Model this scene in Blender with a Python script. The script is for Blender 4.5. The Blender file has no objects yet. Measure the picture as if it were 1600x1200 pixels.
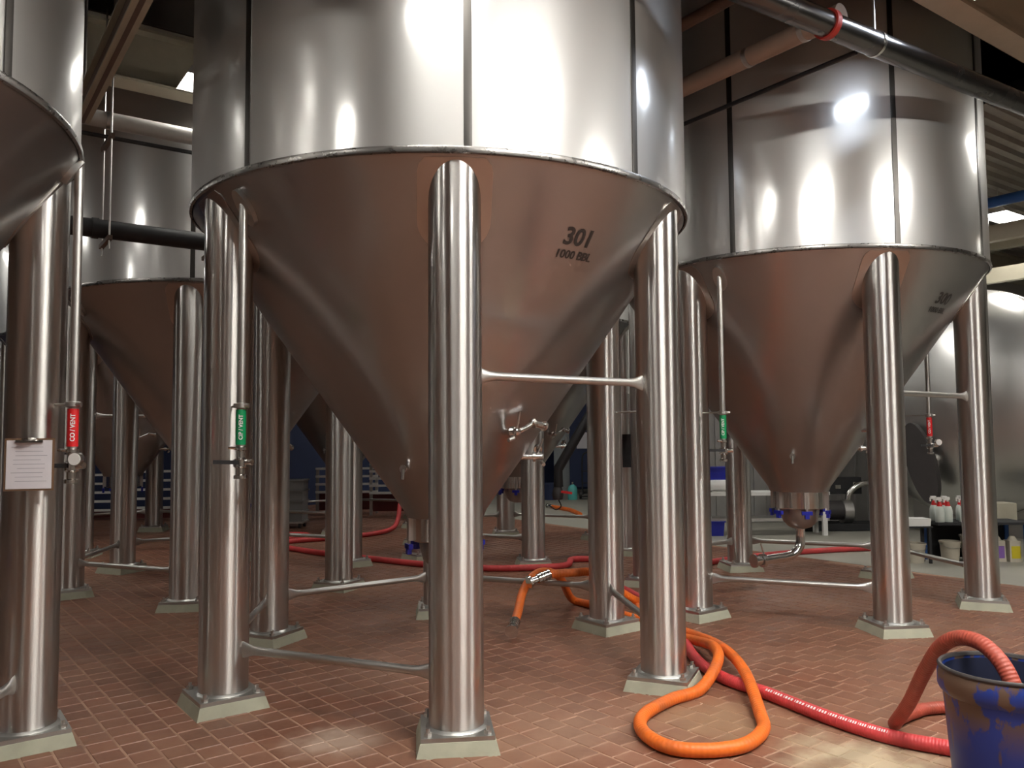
import bpy, math, random
from math import sin, cos, pi, radians, hypot, atan2, sqrt
from mathutils import Vector, Matrix

random.seed(7)
scene = bpy.context.scene
COL = scene.collection

# ------------------------------------------------------------------ camera
FPX = 1284.8
cam_data = bpy.data.cameras.new('camera')
cam_data.sensor_fit = 'HORIZONTAL'
cam_data.sensor_width = 36.0
cam_data.lens = FPX / 1600.0 * 36.0
cam_data.clip_end = 200
cam = bpy.data.objects.new('camera', cam_data)
COL.objects.link(cam)
_p, _r = radians(3.6388), radians(-0.4746)
_right, _up, _fwd = Vector((1, 0, 0)), Vector((0, -sin(_p), cos(_p))), Vector((0, cos(_p), sin(_p)))
_rx = cos(_r) * _right + sin(_r) * _up
_ux = -sin(_r) * _right + cos(_r) * _up
cam.matrix_world = Matrix((
    (_rx.x, _ux.x, -_fwd.x, 0.0),
    (_rx.y, _ux.y, -_fwd.y, 0.0),
    (_rx.z, _ux.z, -_fwd.z, 1.6),
    (0, 0, 0, 1)))
scene.camera = cam

# ------------------------------------------------------------------ world and exposure
world = bpy.data.worlds.new('world')
scene.world = world
world.use_nodes = True
world.node_tree.nodes['Background'].inputs[0].default_value = (0.5, 0.48, 0.45, 1)
world.node_tree.nodes['Background'].inputs[1].default_value = 0.02
scene.view_settings.view_transform = 'Standard'
scene.view_settings.look = 'None'
scene.view_settings.gamma = 1.0
scene.view_settings.use_curve_mapping = False
scene.view_settings.exposure = 1.22
scene.cycles.max_bounces = 8
scene.cycles.diffuse_bounces = 4
scene.cycles.glossy_bounces = 6
LAMP = 14.0          # emission of the ceiling lamps
LAMP_COLOR = (1.0, 0.965, 0.90, 1)

# ------------------------------------------------------------------ the building grid
GA = radians(35.5)
AX, AY = cos(GA), sin(GA)
def G(a, b, z=0.0):
    return Vector((a * AX - b * AY, a * AY + b * AX, z))
TANKS = {'main': (-0.490, 5.991), 'right': (2.873, 8.307), 'mid_left': (-3.306, 9.486),
         'near_left': (-3.853, 3.523), 'mid_right': (0.065, 11.851),
         'far_left': (-6.12, 12.98), 'far_mid': (-3.15, 15.36)}
TANK_R, RIM_Z, CONE_R0, CONE_Z0, LEG_R, LEG_RING = 1.745, 3.117, 0.30, 1.08, 0.145, 1.574
CONE_K = (TANK_R - CONE_R0) / (RIM_Z - CONE_Z0)
CONE_A = math.atan(CONE_K)
PHI = radians(-23.3)

# ------------------------------------------------------------------ mesh helpers
class MB:
    def __init__(s):
        s.v, s.f, s.uv = [], [], {}
    def add(s, vs, fs):
        n = len(s.v)
        s.v += [tuple(x) for x in vs]
        s.f += [tuple(i + n for i in q) for q in fs]
        return s
    def box(s, cx, cy, cz, sx, sy, sz, rz=0.0, taper=1.0):
        c, t = cos(rz), sin(rz)
        vs = []
        for k in (-1, 1):
            m = taper if k > 0 else 1.0
            for (i, j) in ((-1, -1), (1, -1), (1, 1), (-1, 1)):
                x, y = i * sx / 2 * m, j * sy / 2 * m
                vs.append((cx + x * c - y * t, cy + x * t + y * c, cz + k * sz / 2))
        return s.add(vs, [(3, 2, 1, 0), (4, 5, 6, 7), (0, 1, 5, 4), (1, 2, 6, 5), (2, 3, 7, 6), (3, 0, 4, 7)])
    def beam(s, p0, p1, w, h, up=Vector((0, 0, 1))):
        p0, p1 = Vector(p0), Vector(p1)
        d = (p1 - p0).normalized()
        sd = d.cross(up).normalized()
        u = sd.cross(d)
        vs = []
        for p in (p0, p1):
            for (i, j) in ((-1, -1), (1, -1), (1, 1), (-1, 1)):
                vs.append(p + sd * (i * w / 2) + u * (j * h / 2))
        return s.add(vs, [(0, 1, 2, 3), (7, 6, 5, 4), (4, 5, 1, 0), (5, 6, 2, 1), (6, 7, 3, 2), (7, 4, 0, 3)])
    def cyl(s, p0, p1, r0, r1=None, n=16, caps=True):
        return s.tube([p0, p1], [r0, r0 if r1 is None else r1], n, caps)
    def tube(s, pts, r, n=12, caps=True, squash=None):
        pts = [Vector(p) for p in pts]
        m = len(pts)
        rs = r if isinstance(r, (list, tuple)) else [r] * m
        tans = []
        for i in range(m):
            a, b = pts[max(i - 1, 0)], pts[min(i + 1, m - 1)]
            t = b - a
            tans.append(t.normalized() if t.length > 1e-9 else Vector((0, 0, 1)))
        t0 = tans[0]
        ref = Vector((0, 0, 1)) if abs(t0.z) < 0.9 else Vector((1, 0, 0))
        nrm = (ref - t0 * ref.dot(t0)).normalized()
        base = len(s.v)
        ln = 0.0
        for i in range(m):
            if i:
                ln += (pts[i] - pts[i - 1]).length
                nrm = nrm - tans[i] * nrm.dot(tans[i])
                nrm.normalize()
            bn = tans[i].cross(nrm)
            sq = squash[i] if squash else (1, 1)
            for k in range(n):
                q = 2 * pi * k / n
                s.v.append(tuple(pts[i] + nrm * (cos(q) * rs[i] * sq[0]) + bn * (sin(q) * rs[i] * sq[1])))
                s.uv[len(s.v) - 1] = (k / n, ln)
        for i in range(m - 1):
            for k in range(n):
                a, b = base + i * n + k, base + i * n + (k + 1) % n
                s.f.append((a, b, b + n, a + n))
        if caps:
            s.f.append(tuple(base + k for k in reversed(range(n))))
            s.f.append(tuple(base + (m - 1) * n + k for k in range(n)))
        return s
    def lathe(s, prof, n=32, o=(0, 0, 0), closed=False):
        base = len(s.v)
        for (r, z) in prof:
            for k in range(n):
                q = 2 * pi * k / n
                s.v.append((o[0] + r * cos(q), o[1] + r * sin(q), o[2] + z))
        m = len(prof)
        for i in range(m - 1 if not closed else m):
            for k in range(n):
                a, b = base + i * n + k, base + i * n + (k + 1) % n
                j = ((i + 1) % m) * n
                c, d = base + j + (k + 1) % n, base + j + k
                s.f.append((a, b, c, d))
        return s
    def xf(s, M):
        s.v = [tuple(M @ Vector(q)) for q in s.v]
        return s
    def mesh(s, name, mat, ang=40):
        me = bpy.data.meshes.new(name)
        me.from_pydata(s.v, [], s.f)
        if s.uv:
            lay = me.uv_layers.new(name='UVMap')
            for l in me.loops:
                lay.data[l.index].uv = s.uv.get(l.vertex_index, (0, 0))
        me.materials.append(mat)
        me.update()
        me.shade_smooth()
        me.set_sharp_from_angle(angle=radians(ang))
        return me
    def build(s, name, mat, parent=None, ang=40):
        return inst(name, s.mesh(name, mat, ang), parent)

def inst(name, me, parent=None, loc=None, rz=0.0):
    o = bpy.data.objects.new(name, me)
    COL.objects.link(o)
    if parent is not None:
        o.parent = parent
    if loc is not None:
        o.location = loc
    o.rotation_euler[2] = rz
    return o
def tag(o, label, cat, group=None, kind=None):
    o['label'] = label
    o['category'] = cat
    if group: o['group'] = group
    if kind: o['kind'] = kind
    return o
def thing(name, label, cat, loc=(0, 0, 0), rz=0.0, group=None):
    o = bpy.data.objects.new(name, None)
    COL.objects.link(o)
    o.location = loc
    o.rotation_euler[2] = rz
    o.empty_display_size = 0.1
    return tag(o, label, cat, group)
def struct(o, label=None):
    o['kind'] = 'structure'
    if label: o['label'] = label
    return o
def spline(pts, sub=8):
    pts = [Vector(p) for p in pts]
    out = []
    n = len(pts)
    for i in range(n - 1):
        p0, p1, p2, p3 = pts[max(i - 1, 0)], pts[i], pts[i + 1], pts[min(i + 2, n - 1)]
        for k in range(sub):
            t = k / sub
            out.append(0.5 * ((2 * p1) + (p2 - p0) * t + (2 * p0 - 5 * p1 + 4 * p2 - p3) * t * t + (3 * p1 - p0 - 3 * p2 + p3) * t ** 3))
    out.append(pts[-1])
    return out

# ------------------------------------------------------------------ materials
def newmat(name):
    m = bpy.data.materials.new(name)
    m.use_nodes = True
    nt = m.node_tree
    return m, nt, nt.nodes['Principled BSDF']
def N(nt, typ, **kw):
    n = nt.nodes.new(typ)
    for k, v in kw.items():
        setattr(n, k, v)
    return n
def coords(nt, scale, kind='Object'):
    tc = N(nt, 'ShaderNodeTexCoord')
    mp = N(nt, 'ShaderNodeMapping')
    mp.inputs['Scale'].default_value = scale
    nt.links.new(tc.outputs[kind], mp.inputs['Vector'])
    return mp.outputs['Vector']
def noise(nt, vec, scale, detail=3, rough=0.55):
    n = N(nt, 'ShaderNodeTexNoise')
    n.inputs['Scale'].default_value = scale
    n.inputs['Detail'].default_value = detail
    n.inputs['Roughness'].default_value = rough
    if vec is not None:
        nt.links.new(vec, n.inputs['Vector'])
    return n.outputs['Fac']
def ramp(nt, fac, a, b, lo, hi):
    mr = N(nt, 'ShaderNodeMapRange')
    mr.inputs['From Min'].default_value = a
    mr.inputs['From Max'].default_value = b
    mr.inputs['To Min'].default_value = lo
    mr.inputs['To Max'].default_value = hi
    nt.links.new(fac, mr.inputs['Value'])
    return mr.outputs['Result']
def mixcol(nt, fac, a, b):
    mx = N(nt, 'ShaderNodeMix', data_type='RGBA')
    for k, q in ((6, a), (7, b)):
        if hasattr(q, 'is_linked'):
            nt.links.new(q, mx.inputs[k])
        else:
            mx.inputs[k].default_value = (*q, 1) if len(q) == 3 else q
    if hasattr(fac, 'is_linked'):
        nt.links.new(fac, mx.inputs[0])
    else:
        mx.inputs[0].default_value = fac
    return mx.outputs[2]
def bump(nt, p, h, strength, dist):
    b = N(nt, 'ShaderNodeBump')
    b.inputs['Strength'].default_value = strength
    b.inputs['Distance'].default_value = dist
    nt.links.new(h, b.inputs['Height'])
    nt.links.new(b.outputs['Normal'], p.inputs['Normal'])
def steel(name, col, rough, spread=0.08, aniso=0.0, streak=None, wav=None, arot=0.0):
    m, nt, p = newmat(name)
    p.inputs['Base Color'].default_value = (*col, 1)
    p.inputs['Metallic'].default_value = 1.0
    v = coords(nt, streak or (3, 3, 3))
    f = noise(nt, v, 1.0, 4)
    nt.links.new(ramp(nt, f, 0.3, 0.7, rough - spread, rough + spread), p.inputs['Roughness'])
    if aniso:
        p.inputs['Anisotropic'].default_value = aniso
        p.inputs['Anisotropic Rotation'].default_value = arot
        t = N(nt, 'ShaderNodeTangent', direction_type='RADIAL', axis='Z')
        nt.links.new(t.outputs[0], p.inputs['Tangent'])
    if wav:
        v2 = coords(nt, wav[0])
        bump(nt, p, noise(nt, v2, 1.0, wav[3] if len(wav) > 3 else 2), wav[1], wav[2])
    return m
def plain(name, col, rough=0.6, metal=0.0, var=0.15, scale=6.0, spec=0.5):
    m, nt, p = newmat(name)
    f = noise(nt, coords(nt, (scale, scale, scale)), 1.0, 4)
    d = tuple(c * (1 - var) for c in col)
    e = tuple(min(1, c * (1 + var)) for c in col)
    nt.links.new(mixcol(nt, f, d, e), p.inputs['Base Color'])
    p.inputs['Roughness'].default_value = rough
    p.inputs['Metallic'].default_value = metal
    p.inputs['Specular IOR Level'].default_value = spec
    return m
def emit(name, col, strength):
    m, nt, p = newmat(name)
    nt.nodes.remove(p)
    e = N(nt, 'ShaderNodeEmission')
    e.inputs[0].default_value = col
    e.inputs[1].default_value = strength
    nt.links.new(e.outputs[0], nt.nodes['Material Output'].inputs[0])
    return m

M = {}
def two_lobe(name, col, core, haze, aniso, mix, wav=None):
    """polished steel: a sharp mirror lobe under a broad brushed haze"""
    m, nt, p = newmat(name)
    q = N(nt, 'ShaderNodeBsdfPrincipled')
    for (b, r, an) in ((p, core, 0.0), (q, haze, aniso)):
        b.inputs['Base Color'].default_value = (*col, 1)
        b.inputs['Metallic'].default_value = 1.0
        f = noise(nt, coords(nt, (1.5, 1.5, 0.6)), 1.0, 4)
        nt.links.new(ramp(nt, f, 0.3, 0.7, r * 0.85, r * 1.15), b.inputs['Roughness'])
        if an:
            b.inputs['Anisotropic'].default_value = an
            b.inputs['Anisotropic Rotation'].default_value = 0.25
            t = N(nt, 'ShaderNodeTangent', direction_type='RADIAL', axis='Z')
            nt.links.new(t.outputs[0], b.inputs['Tangent'])
        if wav:
            bump(nt, b, noise(nt, coords(nt, wav[0]), 1.0, wav[3] if len(wav) > 3 else 2), wav[1], wav[2])
    ms = N(nt, 'ShaderNodeMixShader')
    ms.inputs[0].default_value = mix
    nt.links.new(p.outputs[0], ms.inputs[1])
    nt.links.new(q.outputs[0], ms.inputs[2])
    nt.links.new(ms.outputs[0], nt.nodes['Material Output'].inputs[0])
    return m
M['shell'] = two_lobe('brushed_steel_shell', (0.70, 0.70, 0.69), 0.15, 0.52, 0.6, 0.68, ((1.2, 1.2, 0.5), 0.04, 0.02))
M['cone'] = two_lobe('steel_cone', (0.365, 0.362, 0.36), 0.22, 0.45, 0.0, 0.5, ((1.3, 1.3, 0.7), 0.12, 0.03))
M['leg'] = two_lobe('brushed_steel_leg', (0.60, 0.59, 0.57), 0.15, 0.42, 1.0, 0.62, ((38, 38, 0.0), 0.18, 0.003, 0))
M['steel'] = steel('polished_steel', (0.66, 0.65, 0.63), 0.18, 0.06)
M['steel_tank'] = steel('polished_tank_steel', (0.62, 0.62, 0.61), 0.34, 0.03)
M['steel_dull'] = steel('dull_steel', (0.50, 0.49, 0.47), 0.40, 0.08)
M['weld'] = steel('weld_steel', (0.24, 0.23, 0.22), 0.30, 0.06, 0.0, (25, 25, 25), ((45, 45, 45), 0.22, 0.004))
M['seam'] = steel('seam_steel', (0.085, 0.08, 0.075), 0.36, 0.06)
M['pad'] = steel('steel_pad', (0.42, 0.385, 0.355), 0.34, 0.05)
M['grout'] = plain('grout', (0.38, 0.38, 0.29), 0.85, 0, 0.25, 9)
M['plate'] = steel('galvanised_plate', (0.50, 0.50, 0.48), 0.42, 0.1)
M['black'] = plain('black_insulation', (0.012, 0.012, 0.014), 0.55, 0, 0.2)
M['black_matt'] = plain('black_matt', (0.02, 0.02, 0.022), 0.8, 0, 0.2)
M['ink'] = plain('black_lettering', (0.02, 0.017, 0.016), 0.5, 0, 0.1)
M['white_ink'] = plain('white_lettering', (0.75, 0.75, 0.75), 0.5, 0, 0.05)
M['green'] = plain('green_vinyl', (0.0, 0.26, 0.09), 0.45, 0, 0.1)
M['red_vinyl'] = plain('red_vinyl', (0.62, 0.012, 0.015), 0.45, 0, 0.1)
M['blue_plastic'] = plain('blue_plastic', (0.012, 0.02, 0.33), 0.4, 0, 0.2)
M['blue_paint'] = plain('blue_paint', (0.02, 0.09, 0.30), 0.45, 0, 0.2)
M['paper'] = plain('paper', (0.72, 0.70, 0.74), 0.8, 0, 0.06, 20)
M['pencil'] = plain('faint_print', (0.42, 0.41, 0.46), 0.8, 0, 0.1)
M['board'] = plain('clipboard_board', (0.16, 0.09, 0.05), 0.6, 0, 0.2)
M['white'] = plain('white_paint', (0.78, 0.78, 0.76), 0.5, 0, 0.08)
M['cream'] = plain('cream_paint', (0.42, 0.39, 0.30), 0.6, 0, 0.12)
M['brown_beam'] = plain('primer_beam', (0.13, 0.085, 0.065), 0.6, 0, 0.2)
M['beige_pipe'] = plain('beige_insulation', (0.33, 0.25, 0.20), 0.7, 0, 0.15)
M['grey_pipe'] = plain('grey_pipe', (0.42, 0.40, 0.37), 0.45, 0, 0.1)
M['dark_pipe'] = steel('dark_steel_pipe', (0.15, 0.145, 0.145), 0.25, 0.05)
M['red_clamp'] = plain('red_clamp', (0.40, 0.03, 0.02), 0.5, 0, 0.2)
M['deck'] = plain('galvanised_deck', (0.30, 0.28, 0.25), 0.5, 0.3, 0.2)
M['roof_dark'] = plain('dark_roof', (0.05, 0.045, 0.04), 0.9, 0, 0.2)
M['wall_white'] = plain('painted_wall', (0.42, 0.40, 0.37), 0.7, 0, 0.1, 1.0)
M['wall_blue'] = plain('blue_wall', (0.018, 0.030, 0.085), 0.6, 0, 0.25, 2.0)
M['panel'] = plain('grey_panel', (0.27, 0.26, 0.25), 0.5, 0, 0.1)
M['door'] = plain('grey_door', (0.33, 0.36, 0.37), 0.5, 0, 0.08)
M['cyan'] = plain('aqua_cylinder', (0.12, 0.52, 0.50), 0.45, 0, 0.15)
M['yellow'] = plain('yellow_label', (0.55, 0.45, 0.02), 0.5, 0, 0.1)
M['purple'] = plain('purple_label', (0.20, 0.10, 0.35), 0.5, 0, 0.1)
M['bucket_white'] = plain('off_white_plastic', (0.46, 0.42, 0.34), 0.5, 0, 0.15)
M['bottle'] = plain('bottle_plastic', (0.62, 0.68, 0.64), 0.4, 0, 0.08)
M['crate_grey'] = plain('grey_crate', (0.20, 0.20, 0.20), 0.6, 0, 0.2)
M['red_paint'] = plain('red_paint', (0.10, 0.012, 0.010), 0.5, 0, 0.2)
M['rubber'] = plain('dark_rubber', (0.045, 0.04, 0.04), 0.5, 0, 0.2)
M['bin_dark'] = plain('dark_bin_inside', (0.010, 0.014, 0.04), 0.6, 0, 0.3)  # near-black navy for the inner face of the bin
M['lamp'] = emit('lamp_tubes', LAMP_COLOR, LAMP)
M['lamp_big'] = emit('strong_lamp', LAMP_COLOR, LAMP * 3.6)
M['lamp_cool'] = emit('cool_lamp', (0.80, 0.88, 1.0, 1), LAMP * 1.4)

def hose_mat(name, col, dirt, rib):
    m, nt, p = newmat(name)
    uv = N(nt, 'ShaderNodeTexCoord').outputs['UV']
    mp = N(nt, 'ShaderNodeMapping')
    mp.inputs['Scale'].default_value = (1, 1, 1)
    nt.links.new(uv, mp.inputs['Vector'])
    w = N(nt, 'ShaderNodeTexWave', bands_direction='Y')
    w.inputs['Scale'].default_value = rib
    w.inputs['Distortion'].default_value = 0.6
    nt.links.new(mp.outputs['Vector'], w.inputs['Vector'])
    f = ramp(nt, noise(nt, coords(nt, (5, 5, 5)), 1.0, 5, 0.65), 0.45, 0.75, 0, 0.75)
    nt.links.new(mixcol(nt, f, col, dirt), p.inputs['Base Color'])
    p.inputs['Roughness'].default_value = 0.5
    bump(nt, p, w.outputs['Fac'], 0.35, 0.004)
    return m
M['hose_orange'] = hose_mat('orange_hose', (0.80, 0.16, 0.015), (0.40, 0.10, 0.03), 12)
M['hose_red'] = hose_mat('red_hose', (0.62, 0.055, 0.06), (0.38, 0.05, 0.045), 20)
M['hose_dirty'] = hose_mat('muddy_red_hose', (0.36, 0.06, 0.035), (0.16, 0.05, 0.025), 20)

def floor_stains(nt, base):
    """worn, dusty and spilled areas; fixed to the floor itself"""
    geo = N(nt, 'ShaderNodeNewGeometry').outputs['Position']
    f = ramp(nt, noise(nt, geo, 0.9, 6, 0.62), 0.38, 0.64, 0, 0.68)
    c = mixcol(nt, f, base, (0.225, 0.118, 0.073))
    f2 = ramp(nt, noise(nt, geo, 2.3, 5, 0.6), 0.60, 0.75, 0, 0.55)
    c = mixcol(nt, f2, c, (0.075, 0.036, 0.024))
    for (x, y, rad, col, amt) in ((1.72, 4.12, 0.70, (0.46, 0.37, 0.25), 0.9), (1.15, 4.75, 0.75, (0.36, 0.23, 0.13), 0.5), (-0.95, 4.45, 0.42, (0.50, 0.38, 0.30), 0.6), (0.2, 4.6, 1.0, (0.36, 0.22, 0.15), 0.45)):
        d = N(nt, 'ShaderNodeVectorMath', operation='DISTANCE')
        nt.links.new(geo, d.inputs[0])
        d.inputs[1].default_value = (x, y, 0)
        g = ramp(nt, d.outputs['Value'], 0, rad, 1.0, 0.0)
        n2 = noise(nt, geo, 6.0, 5, 0.6)
        mu = N(nt, 'ShaderNodeMath', operation='MULTIPLY')
        nt.links.new(g, mu.inputs[0]); nt.links.new(n2, mu.inputs[1])
        fac = ramp(nt, mu.outputs[0], 0.15, 0.42, 0, amt)
        c = mixcol(nt, fac, c, col)
    return c
def tile_mat(name, source):
    m, nt, p = newmat(name)
    if source == 'object':
        rnd = N(nt, 'ShaderNodeObjectInfo').outputs['Random']
    else:
        at = N(nt, 'ShaderNodeAttribute', attribute_name='tint')
        rnd = at.outputs['Fac']
    c = mixcol(nt, rnd, (0.125, 0.044, 0.023), (0.210, 0.079, 0.043))
    geo = N(nt, 'ShaderNodeNewGeometry').outputs['Position']
    n1 = noise(nt, geo, 30, 4)
    c = mixcol(nt, ramp(nt, n1, 0.3, 0.7, 0, 0.35), c, (0.26, 0.12, 0.075))
    nt.links.new(floor_stains(nt, c), p.inputs['Base Color'])
    nt.links.new(ramp(nt, noise(nt, geo, 3.0, 4), 0.3, 0.7, 0.42, 0.62), p.inputs['Roughness'])
    bump(nt, p, n1, 0.15, 0.004)
    return m
M['tile'] = tile_mat('quarry_tile', 'object')
M['tile_far'] = tile_mat('quarry_tile_field', 'attr')
def grout_mat():
    m, nt, p = newmat('floor_mortar')
    nt.links.new(floor_stains(nt, (0.37, 0.22, 0.15)), p.inputs['Base Color'])
    p.inputs['Roughness'].default_value = 0.75
    return m
M['mortar'] = grout_mat()
M['concrete'] = plain('concrete', (0.36, 0.35, 0.30), 0.5, 0, 0.2, 1.2)

def bucket_mat():
    m, nt, p = newmat('muddy_blue_plastic')
    f = ramp(nt, noise(nt, coords(nt, (7, 7, 4)), 1.0, 6, 0.6), 0.47, 0.50, 0, 1)
    z = N(nt, 'ShaderNodeSeparateXYZ')
    nt.links.new(coords(nt, (1, 1, 1)), z.inputs[0])
    g = ramp(nt, z.outputs['Z'], 0.30, 0.46, 0.0, 1.0)
    mu = N(nt, 'ShaderNodeMath', operation='MULTIPLY')
    nt.links.new(f, mu.inputs[0]); nt.links.new(g, mu.inputs[1])
    n2 = ramp(nt, noise(nt, coords(nt, (16, 16, 2)), 1.0, 5), 0.60, 0.64, 0, 0.8)
    mx = N(nt, 'ShaderNodeMath', operation='MAXIMUM')
    nt.links.new(mu.outputs[0], mx.inputs[0]); nt.links.new(n2, mx.inputs[1])
    nt.links.new(mixcol(nt, mx.outputs[0], (0.013, 0.042, 0.26), (0.12, 0.075, 0.05)), p.inputs['Base Color'])
    p.inputs['Roughness'].default_value = 0.45
    return m
M['bucket_blue'] = bucket_mat()

# ------------------------------------------------------------------ structure: floor, walls, deck
TA = radians(38.2)
TX, TY = cos(TA), sin(TA)
PITCH_A, PITCH_B = 0.1445, 0.158
A_END = 9.35
def plane_ab(name, mat, a0, a1, b0, b1, z):
    mb = MB()
    mb.add([G(a0, b0, z), G(a1, b0, z), G(a1, b1, z), G(a0, b1, z)], [(0, 1, 2, 3)])
    return mb.build(name, mat)
fl = MB().add([G(-13, -9, -0.003), G(A_END, -9, -0.003), G(A_END, 19, -0.003), G(-13, 19, -0.003),
               G(-13, -9, -0.2), G(A_END, -9, -0.2), G(A_END, 19, -0.2), G(-13, 19, -0.2)],
              [(0, 1, 2, 3), (4, 7, 6, 5), (0, 4, 5, 1), (1, 5, 6, 2), (2, 6, 7, 3), (3, 7, 4, 0)]).build('floor', M['mortar'])
struct(fl, 'brick-red quarry tile floor with pale mortar joints')
fc = MB().add([G(A_END, -9, 0), G(20, -9, 0), G(20, 19, 0), G(A_END, 19, 0),
               G(A_END, -9, -0.2), G(20, -9, -0.2), G(20, 19, -0.2), G(A_END, 19, -0.2)],
              [(0, 1, 2, 3), (4, 7, 6, 5), (0, 4, 5, 1), (1, 5, 6, 2), (2, 6, 7, 3), (3, 7, 4, 0)]).build('concrete_floor', M['concrete'])
struct(fc, 'pale grey concrete floor beyond the tiles')

def in_view(x, y):
    if y < 3.0: return False
    return abs(x / y) < 0.66 and y > 3.75
tiles = []
col_i = 0
u = -14.0
while u < 14.5:
    off = random.choice((0, 0, 0.5, 0.5, 0.25, 0.0)) * PITCH_B
    v = -9.0 + off
    while v < 21:
        x, y = u * TX - v * TY, u * TY + v * TX
        ga, gb = x * AX + y * AY, -x * AY + y * AX
        if -12.9 < ga < A_END - 0.08 and -4.0 < gb < 18.9:
            tiles.append((x, y))
        v += PITCH_B
    u += PITCH_A
near = sorted([t for t in tiles if in_view(*t)], key=lambda t: t[1])[:300]
near_set = set(near)
hw, hb, ch = PITCH_A / 2 - 0.006, PITCH_B / 2 - 0.006, 0.0025
TILE_V = [(-hw, -hb, -0.004), (hw, -hb, -0.004), (hw, hb, -0.006), (-hw, hb, -0.004),
          (-hw + ch, -hb + ch, 0), (hw - ch, -hb + ch, 0), (hw - ch, hb - ch, 0), (-hw + ch, hb - ch, 0)]
TILE_F = [(4, 5, 6, 7), (0, 1, 5, 4), (1, 2, 6, 5), (2, 3, 7, 6), (3, 0, 4, 7)]
tile_me = MB().add(TILE_V, TILE_F).mesh('tile', M['tile'], 20)
for (x, y) in near:
    inst('tile', tile_me, fl, (x, y, random.uniform(-0.0008, 0.0008)), TA)
fv, ff, ft = [], [], []
for (x, y) in tiles:
    if (x, y) in near_set: continue
    n0 = len(fv)
    for (px, py, pz) in TILE_V:
        fv.append((x + px * TX - py * TY, y + px * TY + py * TX, pz))
    r = random.random()
    ft += [r] * 8
    ff += [tuple(n0 + i for i in q) for q in TILE_F]
me = bpy.data.meshes.new('tile_field')
me.from_pydata(fv, [], ff)
att = me.attributes.new('tint', 'FLOAT', 'POINT')
att.data.foreach_set('value', ft)
me.materials.append(M['tile_far'])
tf = inst('tile_field', me, fl)
tf['kind'] = 'stuff'

def wall(name, p0, p1, z0, z1, mat, th=0.2):
    p0, p1 = Vector(p0), Vector(p1)
    mid = (p0 + p1) / 2
    d = p1 - p0
    o = MB().box(mid.x, mid.y, (z0 + z1) / 2, d.length, th, z1 - z0, atan2(d.y, d.x)).build(name, mat)
    return struct(o)
ROOF_Z = 9.6
wall('wall_back', G(-13, 19.1), G(20, 19.1), -0.2, ROOF_Z, M['wall_blue'])
wall('wall_front', G(-13, -9.1), G(20, -9.1), -0.2, ROOF_Z, M['wall_white'])
wall('wall_left', G(-13.1, -9), G(-13.1, 19), -0.2, ROOF_Z, M['wall_white'])
wall('wall_right', G(20.1, -9), G(20.1, 19), -0.2, ROOF_Z, M['wall_white'])
struct(MB().add([G(-13.3, -9.3, ROOF_Z), G(20.3, -9.3, ROOF_Z), G(20.3, 19.3, ROOF_Z), G(-13.3, 19.3, ROOF_Z)], [(3, 2, 1, 0)]).build('ceiling_upper', M['roof_dark']))

DECK_Z = 5.25
mb = MB()
PW, PD = 0.2, 0.055
prof = [(0.0, 0), (0.06, 0), (0.085, PD), (0.175, PD)]
LS = 0.5
HOLE = 1.98
bn = -9.0
while bn < 18.8:
    a = -13.0
    while a < 19.9:
        c = G(a + LS / 2, bn + PW / 2)
        if min(hypot(c.x - q[0], c.y - q[1]) for q in TANKS.values()) > HOLE and not (3.2 < bn + PW / 2 < 7.6 and -4.0 < a < 9.4):
            q4 = prof + [(PW, 0)]
            n0 = len(mb.v)
            for (db, dz) in q4:
                mb.v.append(tuple(G(a, bn + db, DECK_Z + dz)))
                mb.v.append(tuple(G(a + LS, bn + db, DECK_Z + dz)))
            for i in range(4):
                mb.f.append((n0 + 2 * i, n0 + 2 * i + 1, n0 + 2 * i + 3, n0 + 2 * i + 2))
        a += LS
    bn += PW
deck = struct(mb.build('ceiling', M['deck'], None, 10), 'corrugated metal deck cut open around the tanks')

# ------------------------------------------------------------------ overhead beams
def ibeam(name, p0, p1, z0, z1, w, mat, label, tf=0.025, tw=0.02):
    p0, p1 = Vector((p0[0], p0[1], 0)), Vector((p1[0], p1[1], 0))
    t = thing(name, label, 'beam', (p0.x, p0.y, 0))
    z = Vector((0, 0, 1))
    d = p1 - p0
    MB().beam(z * (z0 + tf / 2), d + z * (z0 + tf / 2), w, tf).build('bottom_flange', mat, t)
    MB().beam(z * (z0 + z1) / 2, d + z * (z0 + z1) / 2, tw, z1 - z0 - 2 * tf).build('web', mat, t)
    MB().beam(z * (z1 - tf / 2), d + z * (z1 - tf / 2), w, tf).build('top_flange', mat, t)
    return t
ibeam('roof_beam', G(-12.9, 7.78), G(19.9, 7.78), 4.75, DECK_Z, 0.24, M['cream'], 'cream steel roof beam above the hanging grey pipe, lit by a lamp')
ibeam('roof_beam', G(-12.9, 2.92), G(19.9, 2.92), 4.75, DECK_Z, 0.20, M['cream'], 'steel roof beam at the upper right under the corrugated deck')
ibeam('roof_beam', G(-12.9, 12.2), G(19.9, 12.2), 4.75, DECK_Z, 0.24, M['cream'], 'cream steel roof beam behind the rear tanks')

for (a, lab) in ((0.9, 'dark roof joist high above the left of tank 301'), (5.1, 'dark roof joist high above between tanks 301 and 300'), (8.9, 'dark roof joist high above the right of tank 300')):
    ibeam('roof_joist', G(a, -8.9), G(a, 18.9), 7.6, 8.1, 0.25, M['brown_beam'], lab)

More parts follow.
